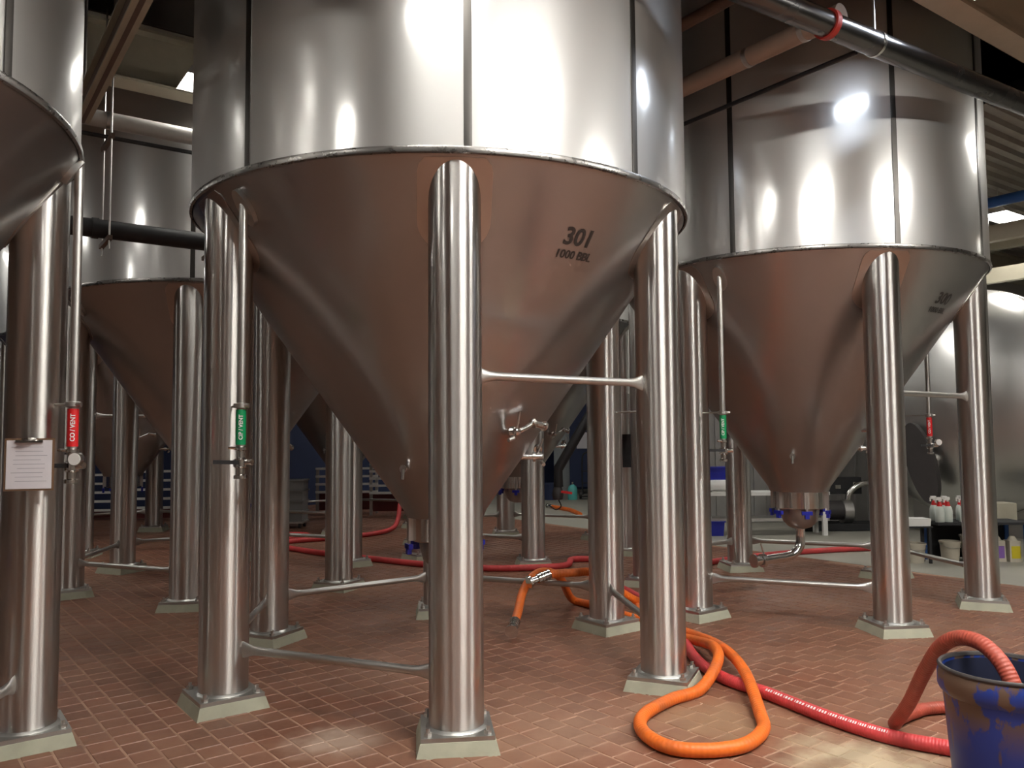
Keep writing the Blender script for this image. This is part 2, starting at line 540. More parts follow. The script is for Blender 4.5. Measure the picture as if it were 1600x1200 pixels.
# ------------------------------------------------------------------ ceiling lamps
LAMP_HOUSE = MB()
LAMP_HOUSE.add([(-0.66, -0.20, 0), (0.66, -0.20, 0), (0.66, 0.20, 0), (-0.66, 0.20, 0),
                (-0.60, -0.10, 0.12), (0.60, -0.10, 0.12), (0.60, 0.10, 0.12), (-0.60, 0.10, 0.12)],
               [(0, 1, 5, 4), (1, 2, 6, 5), (2, 3, 7, 6), (3, 0, 4, 7), (4, 5, 6, 7)])
lamp_house = LAMP_HOUSE.mesh('housing', M['white'])
lamp_panel = MB().box(0, 0, 0.015, 1.20, 0.30, 0.02).mesh('tube_panel', M['lamp'])
lamp_hang = MB().cyl((0, 0, 0.1), (0, 0, 0.42), 0.006, n=6).mesh('hanger', M['steel_dull'])
lamp_panel_big = MB().box(0, 0, 0.015, 1.20, 0.30, 0.02).mesh('tube_panel', M['lamp_big'])
lamp_panel_cool = MB().box(0, 0, 0.015, 1.20, 0.30, 0.02).mesh('tube_panel', M['lamp_cool'])
def lamp(p, rz, label, panel, scale=1.0):
    t = thing('ceiling_lamp', label, 'lamp', p, rz, 'ceiling lamps')
    t.scale = (scale, scale, 1)
    inst('housing', lamp_house, t)
    inst('tube_panel', panel, t)
    for x in (-0.45, 0.45):
        inst('hanger', lamp_hang, t, (x, 0, 0))
OUT = 'trough ceiling lamp lighting the tank hall from out of view'
lamp_spots = [(2.38, 7.30, 'bright trough lamp beside the cream beam, between the two left tanks', 0),
              (5.72, 2.62, 'bright lamp at the top edge of the picture above the dark pipe', 2),
              (12.9, 5.4, 'bright tube lamp over the horizontal tank at the right edge', 0),
              (1.42, 2.45, 'trough lamp mirrored at the very top of the shell of tank 301', 0),
              (-2.2, 2.8, 'trough lamp mirrored low on the left side of the shell of tank 301', 0),
              (2.75, 0.3, 'strong wide lamp whose glare whitens the right half of the central tank shell', 1),
              (6.75, -0.9, 'strong wide lamp whose glare shows beside the pipe shadow on tank 300', 1),
              (5.5, 7.35, OUT, 0), (9.6, 2.75, OUT, 0), (9.6, 7.35, OUT, 0), (-2.7, 7.35, OUT, 0),
              (1.4, -4.2, OUT, 0), (-2.7, -1.7, OUT, 0), (1.4, 11.8, OUT, 0), (5.5, 11.8, OUT, 0), (9.6, 11.8, OUT, 0), (13.5, 10.5, OUT, 0),
              (-6.8, 2.6, OUT, 0), (-6.8, 7.35, OUT, 0), (9.0, 16.0, OUT, 0), (-2.7, 11.8, OUT, 0), (-0.8, 15.8, OUT, 0), (14.5, 2.0, OUT, 0)]  # rear-left pair is unseen, added to brighten the far-left floor
for (a, b, lab, kind) in lamp_spots:
    lamp(G(a, b, 4.70), GA, lab, (lamp_panel, lamp_panel_big, lamp_panel_cool)[kind], (1.0, 1.5, 0.5)[kind])

# ------------------------------------------------------------------ tanks
def rot(v, a):
    return Vector((v[0] * cos(a) - v[1] * sin(a), v[0] * sin(a) + v[1] * cos(a), v[2] if len(v) > 2 else 0))
def cone_r(z):
    return CONE_R0 + (z - CONE_Z0) * CONE_K
cache = {}
def get(key, fn):
    if key not in cache:
        cache[key] = fn()
    return cache[key]
def shell_me():
    return MB().lathe([(TANK_R, RIM_Z), (TANK_R, 4.0), (TANK_R, 5.0), (TANK_R, 6.0), (TANK_R, 7.5), (TANK_R, 9.3)], 160).mesh('shell', M['shell'])
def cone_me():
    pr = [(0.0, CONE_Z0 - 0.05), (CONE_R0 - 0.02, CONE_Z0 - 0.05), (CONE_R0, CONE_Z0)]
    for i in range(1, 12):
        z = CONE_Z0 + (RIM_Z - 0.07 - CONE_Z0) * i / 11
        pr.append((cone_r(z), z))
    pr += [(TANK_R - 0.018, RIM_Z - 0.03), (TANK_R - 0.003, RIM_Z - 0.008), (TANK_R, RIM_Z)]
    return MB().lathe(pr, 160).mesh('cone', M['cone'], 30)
def rim_me():
    pr = [(TANK_R - 0.005, RIM_Z - 0.022), (TANK_R + 0.010, RIM_Z - 0.018), (TANK_R + 0.014, RIM_Z), (TANK_R + 0.010, RIM_Z + 0.016), (TANK_R - 0.005, RIM_Z + 0.02)]
    return MB().lathe(pr, 160).mesh('rim_weld', M['weld'], 60)
def seam_me():
    mb = MB()
    w = 0.022 / TANK_R
    vs = []
    for z in (RIM_Z + 0.015, 9.28):
        for (q, r) in ((-w, TANK_R - 0.002), (-w, TANK_R + 0.005), (0, TANK_R + 0.0065), (w, TANK_R + 0.005), (w, TANK_R - 0.002)):
            vs.append((r * cos(q), r * sin(q), z))
    mb.add(vs, [(i, i + 1, i + 6, i + 5) for i in range(4)] + [(4, 3, 2, 1, 0), (5, 6, 7, 8, 9)])
    return mb.mesh('shell_seam', M['seam'])
def leg_me():
    return MB().lathe([(LEG_R, 0.075), (LEG_R, 0.8), (LEG_R, 1.6), (LEG_R, 2.4), (LEG_R, 3.09), (0.0, 3.09)], 56).mesh('leg', M['leg'])
def plate_me():
    mb = MB().box(0, 0, 0.078, 0.375, 0.375, 0.022)
    mb.lathe([(LEG_R + 0.018, 0.088), (LEG_R + 0.012, 0.096), (LEG_R - 0.01, 0.108)], 40)
    return mb.mesh('base_plate', M['plate'])
def grout_me():
    return MB().box(0, 0, 0.031, 0.425, 0.425, 0.072, 0, 0.90).mesh('grout_pad', M['grout'])
def bolt_me():
    mb = MB().cyl((0, 0, 0.088), (0, 0, 0.108), 0.021, n=6)
    mb.cyl((0, 0, 0.10), (0, 0, 0.13), 0.011, n=8)
    return mb.mesh('anchor_bolt', M['steel_dull'])
def cone_patch(u, s, lift):
    """point at arc offset u (metres) and slant distance s below the rim, local angle zero"""
    z = RIM_Z - s * cos(CONE_A)
    r = cone_r(z)
    q = u / r
    r2, z2 = r + lift * cos(CONE_A), z - lift * sin(CONE_A)
    return (r2 * cos(q), r2 * sin(q), z2)
def pad_me():
    mb = MB()
    W, S0, S1, RR = 0.205, 0.04, 0.58, 0.19
    rows, cols = 22, 16
    def half(t):
        if t > S1 - RR:
            d = t - (S1 - RR)
            return W - RR + sqrt(max(RR * RR - d * d, 1e-6))
        if t < S0 + 0.05:
            return W * (0.80 + 0.20 * (t - S0) / 0.05)
        return W
    vs, fs = [], []
    for i in range(rows + 1):
        t = S0 + (S1 - S0) * (1 - (1 - i / rows) ** 1.6)
        h = half(t)
        for k in range(cols + 1):
            vs.append(cone_patch(h * (2 * k / cols - 1), t, 0.006))
    for i in range(rows):
        for k in range(cols):
            a = i * (cols + 1) + k
            fs.append((a, a + 1, a + cols + 2, a + cols + 1))
    edge = [k for k in range(cols + 1)] + [i * (cols + 1) + cols for i in range(1, rows + 1)] + [rows * (cols + 1) + k for k in range(cols - 1, -1, -1)] + [i * (cols + 1) for i in range(rows - 1, 0, -1)]
    n0 = len(vs)
    for e in edge:
        v = Vector(vs[e])
        nd = Vector((v.x, v.y, 0)).normalized() * cos(CONE_A) - Vector((0, 0, sin(CONE_A)))
        vs.append(tuple(v - nd * 0.012))
    m = len(edge)
    for i in range(m):
        j = (i + 1) % m
        fs.append((edge[j], edge[i], n0 + i, n0 + j))
    return mb.add(vs, fs).mesh('reinforcing_pad', M['pad'], 30)
def brace_mesh(name, p0, p1, r=0.024):
    p0, p1 = Vector(p0), Vector(p1)
    d = (p1 - p0)
    L = d.length
    ts = [0, 0.02 / L, 0.05 / L, 0.085 / L, 0.14 / L, 0.5, 1 - 0.14 / L, 1 - 0.085 / L, 1 - 0.05 / L, 1 - 0.02 / L, 1]
    sq = [(2.0, 0.35), (1.95, 0.38), (1.6, 0.55), (1.2, 0.85), (1, 1), (1, 1), (1, 1), (1.2, 0.85), (1.6, 0.55), (1.95, 0.38), (2.0, 0.35)]
    return MB().tube([p0 + d * t for t in ts], r, 14, True, sq).mesh(name, M['steel_dull'])
def valve_me(big):
    def f():
        mb = MB()
        if big:
            mb.cyl((0, 0, 0), (0.09, 0, 0), 0.020)
            mb.cyl((0.085, 0, 0), (0.105, 0, 0), 0.036)
            mb.cyl((0.105, 0, 0), (0.15, 0, 0), 0.022)
            mb.tube([(0.15, 0, 0), (0.162, 0, 0), (0.17, 0, 0)], [0.025, 0.022, 0.010], 14)
            mb.tube(spline([(0.13, 0, 0), (0.135, 0.06, 0.015), (0.14, 0.14, 0.055)], 5), 0.017, 10)
            mb.cyl((0.14, 0.135, 0.05), (0.142, 0.155, 0.062), 0.032)
            mb.cyl((0.142, 0.15, 0.055), (0.145, 0.23, 0.04), 0.022)
            mb.cyl((0.145, 0.225, 0.04), (0.146, 0.24, 0.038), 0.036)
        else:
            mb.cyl((0, 0, 0), (0.06, 0, 0), 0.016, n=12)
            mb.cyl((0.05, 0, 0), (0.07, 0, 0), 0.028, n=12)
            mb.cyl((0.065, 0, 0.0), (0.075, 0, -0.07), 0.013, n=12)
        return mb.mesh('sample_valve', M['steel'])
    return f
def valve_handle_me():
    return MB().cyl((0.125, 0.02, 0.02), (0.165, 0.01, 0.13), 0.006, n=8).cyl((0.15, -0.03, -0.04), (0.158, -0.08, -0.055), 0.014, n=8).mesh('valve_handle', M['steel_dull'])
def flange_me():
    z1 = CONE_Z0 - 0.04
    pr = [(0.0, z1), (0.235, z1), (0.25, z1 - 0.01), (0.25, z1 - 0.17), (0.235, z1 - 0.18), (0.0, z1 - 0.18)]
    return MB().lathe(pr, 48).mesh('outlet_flange', M['steel'], 35)
def reducer_me():
    z1 = CONE_Z0 - 0.215
    return MB().lathe([(0.19, z1), (0.185, z1 - 0.05), (0.16, z1 - 0.14), (0.11, z1 - 0.19), (0.05, z1 - 0.21), (0.0, z1 - 0.21)], 40).mesh('outlet_reducer', M['cone'])
def swing_bolt_me():
    z1 = CONE_Z0 - 0.05
    mb = MB().box(0.265, 0, z1 - 0.08, 0.035, 0.045, 0.16)
    mb.cyl((0.275, 0, z1 - 0.02), (0.275, 0, z1 - 0.19), 0.011, n=8)
    return mb.mesh('swing_bolt', M['steel_dull'])
def swing_knob_me():
    z1 = CONE_Z0 - 0.24
    return MB().box(0.275, 0, z1 - 0.01, 0.03, 0.10, 0.035).box(0.275, 0, z1 - 0.035, 0.03, 0.04, 0.06).mesh('bolt_handle', M['blue_plastic'])
def out_pipe_me():
    z1 = CONE_Z0 - 0.41
    pts = [(0, 0, z1), (0, 0, z1 - 0.08)] + spline([(0, 0, z1 - 0.10), (-0.015, -0.01, z1 - 0.19), (-0.10, -0.045, z1 - 0.265), (-0.20, -0.085, z1 - 0.285)], 6) + [(-0.42, -0.17, z1 - 0.30)]
    mb = MB().tube(pts, 0.045, 18)
    return mb.mesh('outlet_pipe', M['steel'])
def out_clamp_me():
    z1 = CONE_Z0 - 0.71
    p = Vector((-0.42, -0.17, z1))
    d = Vector((-0.42, -0.17, 0)).normalized()
    mb = MB().cyl(p, p + d * 0.035, 0.066, n=20).cyl(p + d * 0.04, p + d * 0.11, 0.045, n=20).cyl(p + d * 0.11, p + d * 0.13, 0.066, n=20)
    mb.cyl(p + Vector((0, 0, 0.05)), p + Vector((-0.035, -0.01, 0.17)), 0.008, n=8)
    return mb.mesh('pipe_clamp', M['steel'])

def text_mesh(name, body, size, mapf, mat, extrude=0.002):
    """flat lettering wrapped on a surface by mapf(u, v, lift)"""
    cu = bpy.data.curves.new('lettering', 'FONT')
    cu.body = body
    cu.size = size
    cu.align_x = 'CENTER'
    cu.align_y = 'CENTER'
    cu.resolution_u = 4
    cu.offset = size * 0.028
    ob = bpy.data.objects.new('lettering_tmp', cu)
    COL.objects.link(ob)
    dg = bpy.context.evaluated_depsgraph_get()
    me0 = bpy.data.meshes.new_from_object(ob.evaluated_get(dg))
    vs = [mapf(v.co.x, v.co.y) for v in me0.vertices]
    fs = [tuple(p.vertices) for p in me0.polygons]
    bpy.data.objects.remove(ob)
    bpy.data.curves.remove(cu)
    bpy.data.meshes.remove(me0)
    me = bpy.data.meshes.new(name)
    me.from_pydata(vs, [], fs)
    me.materials.append(mat)
    return me

def vertical_line(tank, x, y, colour_mat, words, gauge, leg_k):
    """service pipe hanging from the rim with a coloured marker sleeve"""
    rad = hypot(x, y)
    top = min(cone_r(0) * 0 + CONE_Z0 + (rad - CONE_R0) / CONE_K + 0.02, RIM_Z + 0.02)
    pipe = MB().tube([(x, y, 1.375), (x, y, top)], 0.024, 16).build('service_pipe', M['steel_dull'], tank)
    # rounded mounting pad on the cone
    ang = atan2(y, x)
    n = 20
    vs = []
    s_mid = (RIM_Z - top) / cos(CONE_A) + 0.06
    for lift in (0.0, 0.032):
        for i in range(n):
            q = 2 * pi * i / n
            vs.append(rot(cone_patch(0.055 * cos(q) * (1.0 if abs(cos(q)) < 0.8 else 0.95), max(0.012, s_mid + 0.115 * sin(q)), lift), ang))
    fs = [(i, (i + 1) % n, n + (i + 1) % n, n + i) for i in range(n)] + [tuple(range(n, 2 * n))]
    MB().add(vs, fs).build('mounting_pad', M['plate'], pipe, 30)
    MB().lathe([(0.024, 1.565), (0.0285, 1.565), (0.0285, 1.765), (0.024, 1.765)], 20, (x, y, 0)).build('marker_sleeve', colour_mat, pipe)
    MB().lathe([(0.024, 1.772), (0.042, 1.776), (0.042, 1.80), (0.024, 1.805)], 20, (x, y, 0)).cyl((x + 0.02, y - 0.02, 1.788), (x + 0.055, y - 0.025, 1.788), 0.012, n=10).build('pipe_hanger', M['steel_dull'], pipe)
    lk = Vector((LEG_RING * cos(PHI + leg_k * pi / 3), LEG_RING * sin(PHI + leg_k * pi / 3), 1.79))
    dl = (lk - Vector((x, y, 1.79))).normalized()
    MB().cyl(Vector((x, y, 1.79)) + dl * 0.02, lk - dl * (LEG_R - 0.004), 0.007, n=8).build('hanger_rod', M['steel_dull'], pipe)
    mb = MB().lathe([(0.024, 1.555), (0.036, 1.55), (0.036, 1.535), (0.024, 1.53), (0.024, 1.49), (0.040, 1.48), (0.040, 1.44), (0.026, 1.43), (0.026, 1.395), (0.038, 1.39), (0.038, 1.372), (0.0, 1.37)], 20, (x, y, 0))
    mb.cyl((x - 0.01, y - 0.02, 1.545), (x - 0.06, y - 0.03, 1.548), 0.009, n=8)
    mb.cyl((x, y, 1.46), (x + 0.075, y - 0.02, 1.465), 0.018, n=12)
    vb = mb.build('drain_valve', M['steel'], pipe)
    MB().beam((x - 0.0, y - 0.05, 1.465), (x - 0.135, y - 0.06, 1.468), 0.012, 0.022).build('valve_handle', M['black_matt'], pipe)
    if gauge:
        c = Vector((x + 0.055, y - 0.045, 1.50))
        MB().cyl(c, c + Vector((0.0, -0.035, 0)), 0.036, n=24).build('gauge_body', M['steel'], pipe)
        MB().cyl(c + Vector((0, -0.035, 0)), c + Vector((0, -0.038, 0)), 0.031, n=24).build('gauge_dial', M['white'], pipe)
    # lettering reads upwards on the side that faces the aisle
    wx = Vector((tank.location.x + x, tank.location.y + y))
    fa = atan2(-wx.y, -wx.x)
    def mp(u, v):
        q = fa - v / 0.029 * -1.0 * -1.0
        return (x + 0.0312 * cos(q), y + 0.0312 * sin(q), 1.665 + u)
    me = text_mesh('sleeve_lettering', words, 0.030, mp, M['white_ink'])
    inst('sleeve_lettering', me, pipe)

SEAMS = [-45.5, -81.2, -124.7, -165, 155, 115, 75, 35, -5]
def make_tank(key, label, number=None, upper=(5,), lower=range(5), pipes=True, outlet=False):
    cx, cy = TANKS[key]
    t = thing('fermentation_tank', label, 'tank', (cx, cy, 0), 0, 'conical fermentation tanks')
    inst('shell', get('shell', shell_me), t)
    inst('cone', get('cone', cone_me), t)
    inst('rim_weld', get('rim', rim_me), t)
    for q in SEAMS:
        inst('shell_seam', get('seam', seam_me), t, None, radians(q))
    for k in range(6):
        q = PHI + k * pi / 3
        lg = inst('leg', get('leg', leg_me), t, (LEG_RING * cos(q), LEG_RING * sin(q), 0), q)
        inst('base_plate', get('plate', plate_me), lg)
        inst('grout_pad', get('grout', grout_me), lg)
        for (i, j) in ((-1, -1), (1, -1), (1, 1), (-1, 1)):
            inst('anchor_bolt', get('bolt', bolt_me), lg, (i * 0.152, j * 0.152, 0))
        pd = inst('reinforcing_pad', get('pad', pad_me), lg, (-LEG_RING, 0, 0))
        nq = q + pi / 3
        A, B = Vector((LEG_RING * cos(q), LEG_RING * sin(q), 0)), Vector((LEG_RING * cos(nq), LEG_RING * sin(nq), 0))
        d = (B - A).normalized()
        for (use, z, kk) in ((k in lower, 0.345, 'low'), (k in upper, 1.935, 'high')):
            if use:
                zz = Vector((0, 0, z))
                me = get(('brace', kk, k), lambda: brace_mesh('brace', A + d * (LEG_R - 0.008) + zz, B - d * (LEG_R - 0.008) + zz))
                inst('brace', me, t)
    fg = inst('outlet_flange', get('flange', flange_me), t)
    inst('outlet_reducer', get('reducer', reducer_me), t)
    for k in range(6):
        q = radians(-95 + 60 * k)
        sb = inst('swing_bolt', get('swing', swing_bolt_me), fg, None, q)
        inst('bolt_handle', get('knob', swing_knob_me), fg, None, q)
    if outlet:
        op = inst('outlet_pipe', get('outpipe', out_pipe_me), t)
        inst('pipe_clamp', get('outclamp', out_clamp_me), op)
    for (ang, z, big) in ((-51, 1.63, True), (-114, 1.39, False), (4, 1.45, True)):
        q = radians(ang)
        r = cone_r(z) - 0.01
        v = inst('sample_valve', get(('valve', big), valve_me(big)), t, (r * cos(q), r * sin(q), z), q)
        if big:
            inst('valve_handle', get('vhandle', valve_handle_me), v)
    if pipes:
        vertical_line(t, -1.07, -1.26, M['green'], 'CIP / VENT', False, 4)
        if key == 'near_left':
            vertical_line(t, 1.52, 0.845, M['red_vinyl'], 'CO / VENT', True, 1)
        else:
            vertical_line(t, 1.62, 0.565, M['red_vinyl'], 'CO / VENT', True, 1)
    if number:
        def wrap(z0, ang):
            r0 = cone_r(z0)
            def f(u, v):
                z = z0 + v * cos(CONE_A)
                q = radians(ang) + u / r0
                r = cone_r(z) + 0.003
                return (r * cos(q), r * sin(q), z)
            return f
        inst('tank_number', text_mesh('tank_number', number, 0.15, wrap(2.762, -53.2), M['ink']), t)['label'] = 'black stencilled number ' + number
        inst('capacity_lettering', text_mesh('capacity_lettering', '1000 BBL', 0.072, wrap(2.672, -52.8), M['ink']), t)['label'] = 'small black lettering 1000 BBL'
    return t
T_MAIN = make_tank('main', 'large steel conical tank in the centre, numbered 301 on its cone', '301')
T_RIGHT = make_tank('right', 'steel conical tank at the right, numbered 300 on its cone', '300', outlet=True)
make_tank('mid_left', 'steel conical tank seen between the left edge tank and tank 301', None, ())
T_NEAR = make_tank('near_left', 'steel tank cut off by the left edge, clipboard on its leg', None, ())
make_tank('mid_right', 'steel tank directly behind tank 301 with a grey-lit cone', None, ())
make_tank('far_left', 'far steel tank whose cone shows low down at the left behind other legs', None, (5,), range(5), False)
make_tank('far_mid', 'farthest steel tank, mostly hidden behind the legs left of tank 301', None, (), range(5), False)

# ------------------------------------------------------------------ clipboard on the near left leg
cl = thing('clipboard', 'clipboard with a white sheet hanging on the steel leg at the left', 'clipboard', (-2.50, 4.27, 1.35), radians(12))
MB().box(0.0, 0.0, 0.125, 0.235, 0.006, 0.27).build('board', M['board'], cl)
pp = MB().box(0.0, -0.0045, 0.125, 0.215, 0.002, 0.25).build('paper', M['paper'], cl)
for i in range(9):
    MB().box(-0.01 + 0.01 * (i % 3), -0.0058, 0.215 - i * 0.022, 0.15 - 0.02 * (i % 2), 0.0006, 0.003).build('printed_line', M['pencil'], pp)
MB().box(0.0, -0.008, 0.245, 0.13, 0.012, 0.014).lathe([(0.0, 0.02), (0.03, 0.012), (0.045, 0.0)], 14, (0.0, -0.008, 0.248)).build('clip', M['steel'], cl)

# ------------------------------------------------------------------ black control box behind
bxo = thing('control_box', 'black box mounted on a leg of the tank behind 301', 'box', (1.575, 11.03, 1.16), radians(-15))
MB().box(0, 0, 0.235, 0.20, 0.10, 0.44).build('enclosure', M['black_matt'], bxo)
MB().cyl((0, 0.0, 0.45), (-0.01, 0.03, 1.0), 0.011, n=10).build('cable_conduit', M['steel_dull'], bxo)

# ------------------------------------------------------------------ overhead pipes
def run(name, label, pts, r, mat, cat='pipe', n=16):
    return tag(MB().tube(pts, r, n).build(name, mat), label, cat)
gp = thing('overhead_pipe', 'light grey pipe hung above the black pipe at the upper left', 'pipe', G(-4, 7.30, 4.22))
MB().tube([Vector((0, 0, 0)), G(8.6, 0)], 0.068, 20).build('pipe_run', M['grey_pipe'], gp)
MB().tube([Vector((0, 0, -0.14)), G(8.6, 0, -0.14)], 0.018, 10).build('tracer_pipe', M['black'], gp)
for a in (5.15, 7.4):
    MB().lathe([(0.068, -0.02), (0.075, -0.02), (0.075, 0.02), (0.068, 0.02)], 20).xf(Matrix.Translation(G(a, 0)) @ Matrix.Rotation(GA, 4, 'Z') @ Matrix.Rotation(pi / 2, 4, 'Y')).build('pipe_band', M['steel_dull'], gp)
bp = thing('insulated_pipe', 'black insulated pipe running between the two left tanks', 'pipe', G(-4, 7.30, 3.31))
MB().tube([Vector((0, 0, 0)), G(8.4, 0)], 0.076, 20).build('pipe_run', M['black'], bp)
for a in (5.07, 6.6):
    MB().lathe([(0.075, -0.025), (0.085, -0.025), (0.085, 0.025), (0.075, 0.025)], 20).xf(Matrix.Translation(G(a, 0)) @ Matrix.Rotation(GA, 4, 'Z') @ Matrix.Rotation(pi / 2, 4, 'Y')).build('insulation_joint', M['black'], bp)
for (a, lab) in ((1.15, 'threaded rod trapeze hanger under the black pipe beside the left tank'), (1.98, 'threaded rod trapeze hanger under the black pipe close to tank 301')):
    h = thing('pipe_hanger', lab, 'hanger', G(a, 7.30, 0))
    for sgn in (-1, 1):
        MB().cyl(G(0, sgn * 0.17, 3.12), G(0, sgn * 0.17, DECK_Z), 0.008, n=8).build('threaded_rod', M['steel_dull'], h)
    MB().beam(G(0, -0.21, 3.205), G(0, 0.21, 3.205), 0.035, 0.035).build('lower_strut', M['brown_beam'], h)
    MB().beam(G(0, -0.21, 4.035), G(0, 0.21, 4.035), 0.035, 0.035).build('upper_strut', M['brown_beam'], h)
ch = thing('ceiling_channel', 'brown steel channel crossing overhead at the upper left', 'beam', G(0.93, 3.4, 4.08))
MB().beam(Vector((0, 0, 0.09)), G(0, 3.68, 0.09), 0.03, 0.18).build('web', M['brown_beam'], ch)
MB().beam(Vector((0, 0, 0.01)), G(0, 3.68, 0.01), 0.10, 0.015).build('bottom_flange', M['cream'], ch)
MB().beam(Vector((0, 0, 0.19)), G(0, 3.68, 0.19), 0.10, 0.015).build('top_flange', M['cream'], ch)
for b in (0.15, 3.6):
    MB().cyl(G(0, b, 0.2), G(0, b, DECK_Z - 4.08), 0.012, n=8).build('hanger_rod', M['steel_dull'], ch)
run('drop_pipe', 'short pale pipe dropping from the deck at the upper left', [G(2.12, 7.45, 4.92), G(2.12, 7.45, 5.9)], 0.035, M['grey_pipe'])

dp = thing('dark_pipe', 'large dark steel pipe crossing in front of tank 300 at the upper right', 'pipe', Vector((1.0, 4.60, 4.32)))
da = Vector((cos(radians(32.5)), sin(radians(32.5)), 0))
MB().tube([Vector((0, 0, 0)), da * 8.5], 0.085, 24).build('pipe_run', M['dark_pipe'], dp)
for (s, mt, nm, rr, w) in ((1.33, M['red_clamp'], 'red_clamp', 0.100, 0.022), (1.85, M['steel'], 'pipe_band', 0.091, 0.012)):
    MB().lathe([(0.084, -w), (rr, -w), (rr, w), (0.084, w)], 24).xf(Matrix.Translation(da * s) @ Matrix.Rotation(radians(32.5), 4, 'Z') @ Matrix.Rotation(pi / 2, 4, 'Y')).build(nm, mt, dp)
MB().cyl(da * 1.85 + Vector((0, 0, 0.08)), da * 1.85 + Vector((0, 0, DECK_Z - 4.32)), 0.008, n=8).build('hanger_rod', M['steel_dull'], dp)
ip = thing('beige_pipe', 'beige wrapped pipe sloping away behind the dark pipe, right of tank 301', 'pipe', G(5.15, 3.2, 4.54))
MB().tube([Vector((0, 0, 0)), G(0, 4.2)], 0.075, 20).build('pipe_run', M['beige_pipe'], ip)
for b in (0.3, 0.8, 2.9):
    MB().lathe([(0.075, -0.02), (0.079, -0.02), (0.079, 0.02), (0.075, 0.02)], 20).xf(Matrix.Translation(G(0, b)) @ Matrix.Rotation(GA + pi / 2, 4, 'Z') @ Matrix.Rotation(pi / 2, 4, 'Y')).build('wrap_band', M['steel_dull'], ip)
run('conduit', 'thin dark conduit running below the beige pipe', [G(5.3, 3.19, 4.30), G(5.3, 7.3, 4.30)], 0.018, M['black'], 'conduit', 10)
run('conduit', 'dark conduit above the beige pipe next to tank 301', [G(4.95, 3.1, 4.95), G(4.95, 7.6, 4.95)], 0.05, M['brown_beam'], 'conduit', 10)
run('blue_pipe', 'blue pipe at the right edge above the horizontal tank', [G(11.2, 3.2, 4.58), G(11.2, 7.6, 4.58)], 0.07, M['blue_paint'])
for (a, z, lab) in ((12.0, 4.35, 'upper beige beam behind tank 300 at the right edge'), (13.2, 3.98, 'lower beige beam above the horizontal tank at the right edge'), (14.5, 4.75, 'beige beam above the blue pipe at the right edge')):
    tag(MB().beam(G(a, 1.0, z), G(a, 9.5, z), 0.14, 0.22).build('cross_beam', M['cream']), lab, 'beam')

# ------------------------------------------------------------------ hoses
HR = 0.036
def hose(name, label, pts, mat, r=HR, ends=(), sub=8):
    t = thing(name, label, 'hose', pts[0])
    o = Vector(pts[0])
    path = [p - o for p in spline(pts, sub)]
    MB().tube(path, r, 14).build('hose_body', mat, t)
    for e in ends:
        p, q = (path[0], path[2]) if e == 0 else (path[-1], path[-3])
        d = (p - q).normalized()
        mb = MB()
        mb.cyl(p - d * 0.10, p + d * 0.02, r + 0.004, n=16)
        for k in range(3):
            mb.cyl(p - d * (0.09 - 0.032 * k), p - d * (0.078 - 0.032 * k), r + 0.009, n=16)
        mb.cyl(p + d * 0.02, p + d * 0.09, r * 0.8, n=16)
        mb.cyl(p + d * 0.09, p + d * 0.11, r * 1.45, n=16)
        mb.build('hose_fitting', M['steel'], t)
    return t, path
zf = HR + 0.001
hA = [(-0.005, 6.55, 0.115), (0.03, 6.78, 0.165), (0.09, 7.08, 0.31), (0.22, 7.25, 0.415), (0.40, 7.36, 0.36), (0.55, 7.9, 0.06), (0.72, 7.72, zf), (0.976, 7.25, zf), (1.20, 6.93, zf),
      (1.41, 6.544, zf), (1.481, 5.974, zf + 0.05), (1.455, 5.316, zf + 0.07), (1.376, 4.716, zf), (1.314, 4.465, zf), (1.164, 4.26, zf), (0.969, 4.188, zf), (0.786, 4.225, zf), (0.691, 4.386, zf), (0.68, 4.578, zf),
      (0.753, 4.763, zf), (0.933, 4.986, zf), (1.148, 5.178, zf), (1.325, 5.459, zf + 0.09), (1.372, 5.75, zf + 0.11), (1.352, 6.2, zf + 0.04), (1.22, 6.62, zf), (1.12, 7.3, zf), (1.15, 7.9, zf)]
hose('orange_hose', 'bright orange hose looped on the tiles beside the right leg of tank 301', hA, M['hose_orange'], HR, (0,))
hB = [(0.22, 7.05, 0.40), (0.33, 7.10, 0.425), (0.52, 7.13, 0.43), (0.70, 7.28, 0.40), (0.95, 7.55, 0.20), (1.25, 7.75, zf), (1.7, 8.1, zf), (1.9, 8.5, zf)]
hose('orange_hose', 'second orange hose draped over the low brace, its fitting hanging free', hB, M['hose_orange'], HR, (0,))
hR = [(2.95, 3.95, zf), (2.50, 4.00, zf), (2.133, 4.207, zf), (1.934, 4.352, zf), (1.743, 4.627, zf), (1.53, 5.073, zf), (1.345, 5.409, zf), (1.270, 5.837, zf), (1.300, 6.538, zf), (1.30, 7.277, zf), (1.18, 8.2, zf), (1.02, 8.95, zf), (1.05, 9.7, zf), (1.05, 10.45, zf), (0.75, 10.55, zf),
      (0.62, 10.06, zf), (0.12, 9.90, zf), (-0.4, 9.922, zf), (-1.123, 10.256, zf), (-1.55, 10.546, zf), (-2.424, 11.158, zf), (-2.974, 11.628, zf), (-3.35, 12.05, zf), (-3.45, 12.5, zf), (-3.20, 12.75, zf), (-2.808, 12.98, zf), (-2.306, 13.474, zf), (-2.0, 14.0, 0.10), (-1.95, 14.3, 0.45)]
hr, hrp = hose('red_hose', 'long red hose running from the blue bucket back under tank 301', hR, M['hose_red'], HR + 0.002, ())
